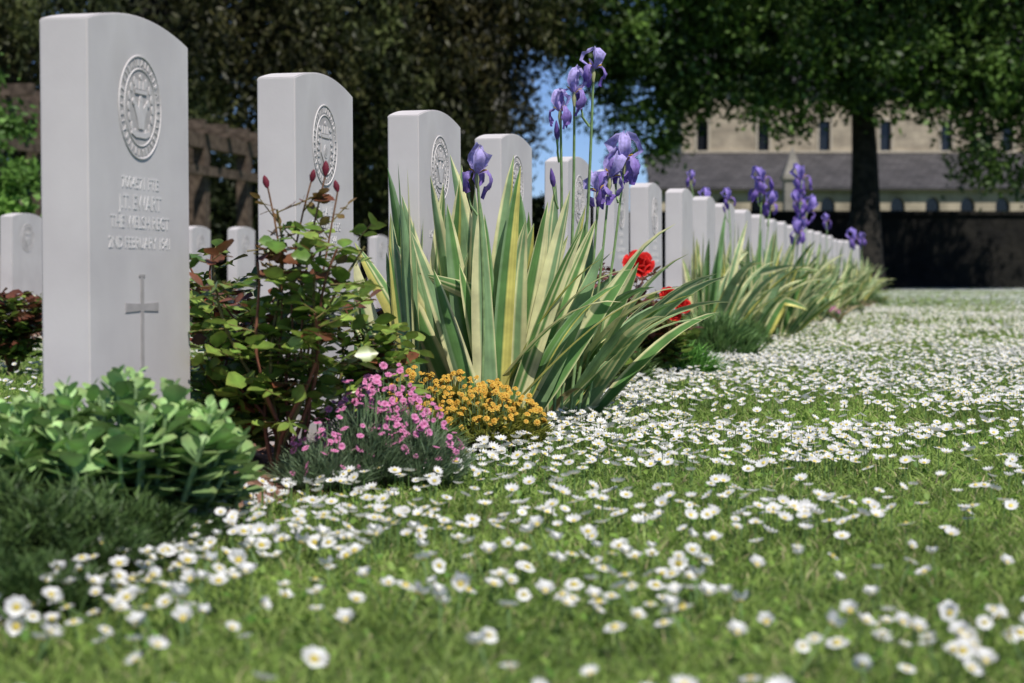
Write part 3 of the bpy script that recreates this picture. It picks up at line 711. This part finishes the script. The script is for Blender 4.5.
for xx in (-.8,.8):
    m=MB(); box(m,-.35,.35,-2.04,-2.003,7.2,9.4); obj('window',m.mesh('window',[M_glass],False),tw,(xx,0,0))
sh=thing('timber_pergola','open brown timber pergola with beams before stone wall','pergola',(-7.3,26,0),-TH)
L=12.6
for sx_ in (0,-1.9):
    for k in range(7):
        q=MB(); box(q,-.11,.11,-.11,.11,0,2.6); obj('post',q.mesh('post',[M_timber],False),sh,(sx_,k*2.08,0))
m=MB(); box(m,-.1,.1,-.3,L+.2,2.603,2.86); obj('beam',m.mesh('beam',[M_timber],False),sh)
m=MB(); box(m,-2.0,-1.8,-.3,L+.2,2.603,2.86); obj('beam',m.mesh('beam',[M_timber],False),sh)
m=MB(); box(m,-.05,.05,-.2,L+.1,2.12,2.28); obj('rail',m.mesh('rail',[M_timber],False),sh,(.17,0,0))
m=MB()
for k in range(13): 
    y=-.1+k*1.04; box(m,-2.4,.5,y,y+.12,2.863,3.02)
obj('rafters',m.mesh('rafters',[M_timber],False),sh)
bw=thing('stone_wall','pale rubble stone garden wall behind the pergola','wall',(-9.9,27,0),-TH)
m=MB(); box(m,-.2,.2,-6,14,0,2.0); obj('wall',m.mesh('wall',[brickmat('rubble_stone',(.48,.40,.30),(.38,.31,.23),(.30,.25,.19),.42,.2,axis='YZ')],False),bw)
m=MB(); box(m,-.26,.26,-6.05,14.05,2.003,2.1); obj('coping',m.mesh('coping',[M_trim],False),bw)

# ------------------------------------------------------------------ lawn grass
rng=np.random.default_rng(3)
def field(N,y0,y1,k=.36,pad=.25):
    Y=np.sqrt(rng.uniform(y0*y0,y1*y1,N)); X=rng.uniform(-1,1,N)*(k*Y+pad); return X,Y
def inlawn(X,Y,m=0.0):
    t,u=tu(X,Y); e=edge(t)
    a=(t>-2)&(t<27)&(u>-.42+m)&(u<e-m)
    t2,u2=tu(X,Y,P2); b=(t2>-2)&(t2<10)&(u2>-.4)&(u2<.28)
    return ~(a|b)
g=MB()
for (y0,y1,dens,h,w) in [(1.2,3.2,27000,.023,.0022),(3.2,6,12000,.024,.0034),(6,12,3200,.028,.007),(12,25,620,.036,.02),(25,58,140,.044,.05)]:
    area=.36*(y1*y1-y0*y0)+.5*(y1-y0); N=int(area*dens)
    X,Y=field(N,y0,y1); k=inlawn(X,Y,.02); X=X[k];Y=Y[k];N=len(X)
    patch=.5+.5*np.sin(X*3.1+np.sin(Y*2.3)*1.5)*np.cos(Y*2.7+np.sin(X*4.)*1.2)
    fine=.5+.5*np.sin(X*23+np.sin(Y*17)*2)*np.cos(Y*21+np.sin(X*19)*2)
    D=rdir(N,1.2,.4); D[:,2]=np.abs(D[:,2]); D[:,2]+=.1; D/=np.linalg.norm(D,axis=1,keepdims=True)
    C=lerpc((.12,.225,.035),(.39,.51,.13),np.clip(rng.random(N)*.5+patch*.25+fine*.3,0,1))
    dry=rng.random(N)<.09; C[dry]=np.array((.52,.46,.25))*rng.uniform(.7,1.1,(dry.sum(),1))
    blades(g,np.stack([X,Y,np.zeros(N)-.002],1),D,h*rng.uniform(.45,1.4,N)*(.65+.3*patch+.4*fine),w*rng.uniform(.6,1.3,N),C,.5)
N=15000; X,Y=field(N,1.4,7); k=inlawn(X,Y,.02); X=X[k];Y=Y[k];N=len(X)
D=rdir(N,.5,.3); C=lerpc((.10,.22,.035),(.27,.40,.09),rng.random(N))
g.inst(LV,LF,frames(D,rng.normal(size=N)*.3),np.stack([X,Y,rng.uniform(.003,.014,N)],1),rng.uniform(.008,.018,N),C,LC)
struct('lawn_grass',g.mesh('lawn_grass',[M_grass]),'stuff','short green lawn grass dotted with clover leaves','grass')

# ------------------------------------------------------------------ daisies
def daisy_pos():
    Xs=[];Ys=[]
    for (y0,y1,cd,per,sp,uni) in [(1.3,4,19,25,.062,34),(4,9,14,38,.11,50),(9,20,4.2,62,.24,60),(20,57,.9,85,.6,18)]:
        area=.36*(y1*y1-y0*y0)+.5*(y1-y0)
        cx,cy=field(int(area*cd),y0,y1)
        cnt=rng.poisson(per*rng.exponential(1,len(cx)))
        i=np.repeat(np.arange(len(cx)),cnt)
        Xs.append(cx[i]+rng.normal(size=len(i))*sp*1.3); Ys.append(cy[i]+rng.normal(size=len(i))*sp)
        x,y=field(int(area*uni),y0,y1); Xs.append(x);Ys.append(y)
    t=rng.uniform(-1.0,6.5,2300); u=edge(t)+.01+rng.exponential(.11,len(t)); p=P0[None]+t[:,None]*r+u[:,None]*n
    Xs.append(p[:,0]);Ys.append(p[:,1])
    return np.concatenate(Xs),np.concatenate(Ys)
X,Y=daisy_pos(); k=inlawn(X,Y,-.01)&(Y>1.25); X=X[k];Y=Y[k]
t,u=tu(X,Y); k=~((u<-.3)&(rng.random(len(X))<.7)); X=X[k];Y=Y[k]
o_=np.argsort(Y+rng.random(len(Y))*.3); X=X[o_];Y=Y[o_]
keep=np.ones(len(X),bool)
near=np.where(Y<7)[0]
cell={}
for i in near:
    c=(int(math.floor(X[i]/.0135)),int(Y[i]/.0135))
    if any((c[0]+a,c[1]+b) in cell for a in (-1,0,1) for b in (-1,0,1) if abs(a)+abs(b)<2): keep[i]=False
    else: cell[c]=1
X=X[keep];Y=Y[keep]
o_=np.argsort(Y); X=X[o_];Y=Y[o_]
vis=(np.abs(X/Y*F)<520)&((277+EYE*F/Y)<705)
iv=np.where(vis)[0][:300]
def daisy_meshes(j):
    m=MB(); np_=21; V=[];Fc=[];C=[]
    R=.0106
    cupv=[.15,.45,.95][j]
    for i in range(np_):
        a=i/np_*6.283+rng.normal()*.05; rr=R*rng.uniform(.88,1.06)*(1-.25*cupv*.5); lay=(i%2)*.0007
        d=np.array([math.cos(a),math.sin(a),0]);s=np.array([-d[1],d[0],0])
        b=len(V); cv=cupv*rng.uniform(.7,1.3)
        V+= [d*.003+s*.0006+[0,0,.0005+lay],d*.003-s*.0006+[0,0,.0005+lay],d*rr*.72-s*.0018+[0,0,cv*rr*.6+lay],d*rr*.72+s*.0018+[0,0,cv*rr*.6+lay],d*rr*.98+s*.0011+[0,0,cv*rr*.9+lay],d*rr*.98-s*.0011+[0,0,cv*rr*.9+lay]]
        C+= [(.84,.84,.82)]*4+[(.87,.84,.85)]*2
        Fc+= [(b,b+1,b+2,b+3),(b+3,b+2,b+5,b+4)]
    m.add(V,Fc,np.array(C))
    tube(m,[(.004,.002,-.055),(.001,0,-.02),(0,0,.0)],[.0009,.0008,.0012],5,(.16,.26,.09),1)
    a=m.mesh('daisy',[M_petal,M_stem])
    c=MB(); tube(c,[(0,0,.0),(0,0,.0018),(0,0,.0034),(0,0,.0042)],[.0030,.0036,.0027,.0012],9,(.76,.62,.14)); cm=c.mesh('flower_center',[M_petal])
    return a,cm
DM=[daisy_meshes(j) for j in (0,1,1,2)]
heights=rng.uniform(.022,.050,len(X))
for i in iv:
    a,c=DM[rng.integers(0,4)]
    s=rng.uniform(.7,1.2)
    o=obj('daisy',a,None,(X[i],Y[i],heights[i]),(rng.normal()*.32+.15,rng.normal()*.32,0)); o.scale=(s,s,s)
    o["label"]="small white lawn daisy with yellow centre in grass"; o["category"]="daisy"; o["group"]="daisies in the lawn"
    obj('flower_center',c,o)
rest=np.ones(len(X),bool); rest[iv]=False
d=MB()
def star(K,cup=.2):
    tv=[(0,0,0)];
    for i in range(K):
        a=i/K*6.283; tv.append((math.cos(a),math.sin(a),cup)); a2=(i+.5)/K*6.283; tv.append((.78*math.cos(a2),.78*math.sin(a2),cup*.6))
    f=[(0,1+2*i,2+2*i) for i in range(K)]+[(0,2+2*i,1+(2*i+2)%(2*K)) for i in range(K)]
    return np.array(tv),[np.array(f)]
def capt(K=6,w=.32):
    tv=[(0,0,.38)]+[(w*math.cos(i/K*6.283),w*math.sin(i/K*6.283),.18) for i in range(K)]
    return np.array(tv),[np.array([(0,1+i,1+(i+1)%K) for i in range(K)])]
def drot(N):
    D=np.stack([rng.normal(size=N)*.3,rng.normal(size=N)*.3-.15,np.ones(N)],1); D/=np.linalg.norm(D,axis=1,keepdims=True)
    z=D; x=np.cross(np.array([0,1.,0])[None],z); x/=np.linalg.norm(x,axis=1,keepdims=True); y=np.cross(z,x)
    return np.stack([x,y,z],2)
for (a,b,K) in [(0,9,11),(9,22,5),(22,99,3)]:
    k=rest&(Y>=a)&(Y<b); N=k.sum(); R=drot(N); P=np.stack([X[k],Y[k],heights[k]],1); S=rng.uniform(.0075,.0124,N)
    S3=np.stack([S,S,S*rng.uniform(.3,1.7,N)],1)
    col=np.tile([.85,.84,.84],(N,1))*rng.uniform(.87,1.03,(N,1)); tv,tf=star(K,.42 if a<9 else .3); d.inst(tv,tf,R,P,S3,col)
    if a<22: tv,tf=capt(); d.inst(tv,tf,R,P,S,np.tile([.76,.62,.16],(N,1)))
    if a<1:
        q=P.copy(); q[:,2]=0
        sv=np.array([(-.0009,0,0),(.0009,0,0),(.0009,0,1),(-.0009,0,1)]); Rr=np.tile(np.eye(3),(N,1,1)); d.inst(sv,[np.array([(0,1,2,3)])],Rr,q,np.stack([np.ones(N),np.ones(N),P[:,2]],1),np.tile([.16,.26,.08],(N,1)))
struct('daisies',d.mesh('daisies',[M_petal]),'stuff','carpet of white daisies spread over the lawn','daisies')
print('daisies',len(X))

# ------------------------------------------------------------------ light, sky, camera
el=math.radians(57); sh_=np.array([.42,-.9]); sh_/=np.linalg.norm(sh_)
sv=Vector((sh_[0]*math.cos(el),sh_[1]*math.cos(el),math.sin(el)))
w=bpy.data.worlds.new('World'); scene.world=w; w.use_nodes=True; nt=w.node_tree
sky=nt.nodes.new('ShaderNodeTexSky'); sky.sky_type='NISHITA'; sky.sun_disc=False; sky.sun_elevation=el; sky.sun_rotation=math.atan2(sh_[0],sh_[1])
sky.altitude=3000; sky.dust_density=.1; sky.ozone_density=2.5
vm=nt.nodes.new('ShaderNodeVectorMath'); vm.operation='MULTIPLY'; vm.inputs[1].default_value=(.66,.74,.95)
nt.links.new(sky.outputs[0],vm.inputs[0])
bg=nt.nodes['Background']; bg.inputs['Strength'].default_value=.11; nt.links.new(vm.outputs[0],bg.inputs[0])
sl=bpy.data.lights.new('sun','SUN'); sl.energy=5.0; sl.angle=math.radians(.5); sl.color=(1,.955,.88)
so=obj('sun',sl); so.rotation_euler=(-sv).to_track_quat('-Z','Y').to_euler()
cam=bpy.data.cameras.new('camera'); cam.sensor_width=36; cam.lens=36*F/1024; cam.clip_end=2000; cam.clip_start=.05
cam.dof.use_dof=True; cam.dof.focus_distance=4.3; cam.dof.aperture_fstop=6.5
co=obj('camera',cam,None,(0,0,EYE),(math.pi/2-math.atan(64.5/F),0,0)); scene.camera=co
scene.view_settings.view_transform='Standard'; scene.view_settings.look='None'; scene.view_settings.exposure=0
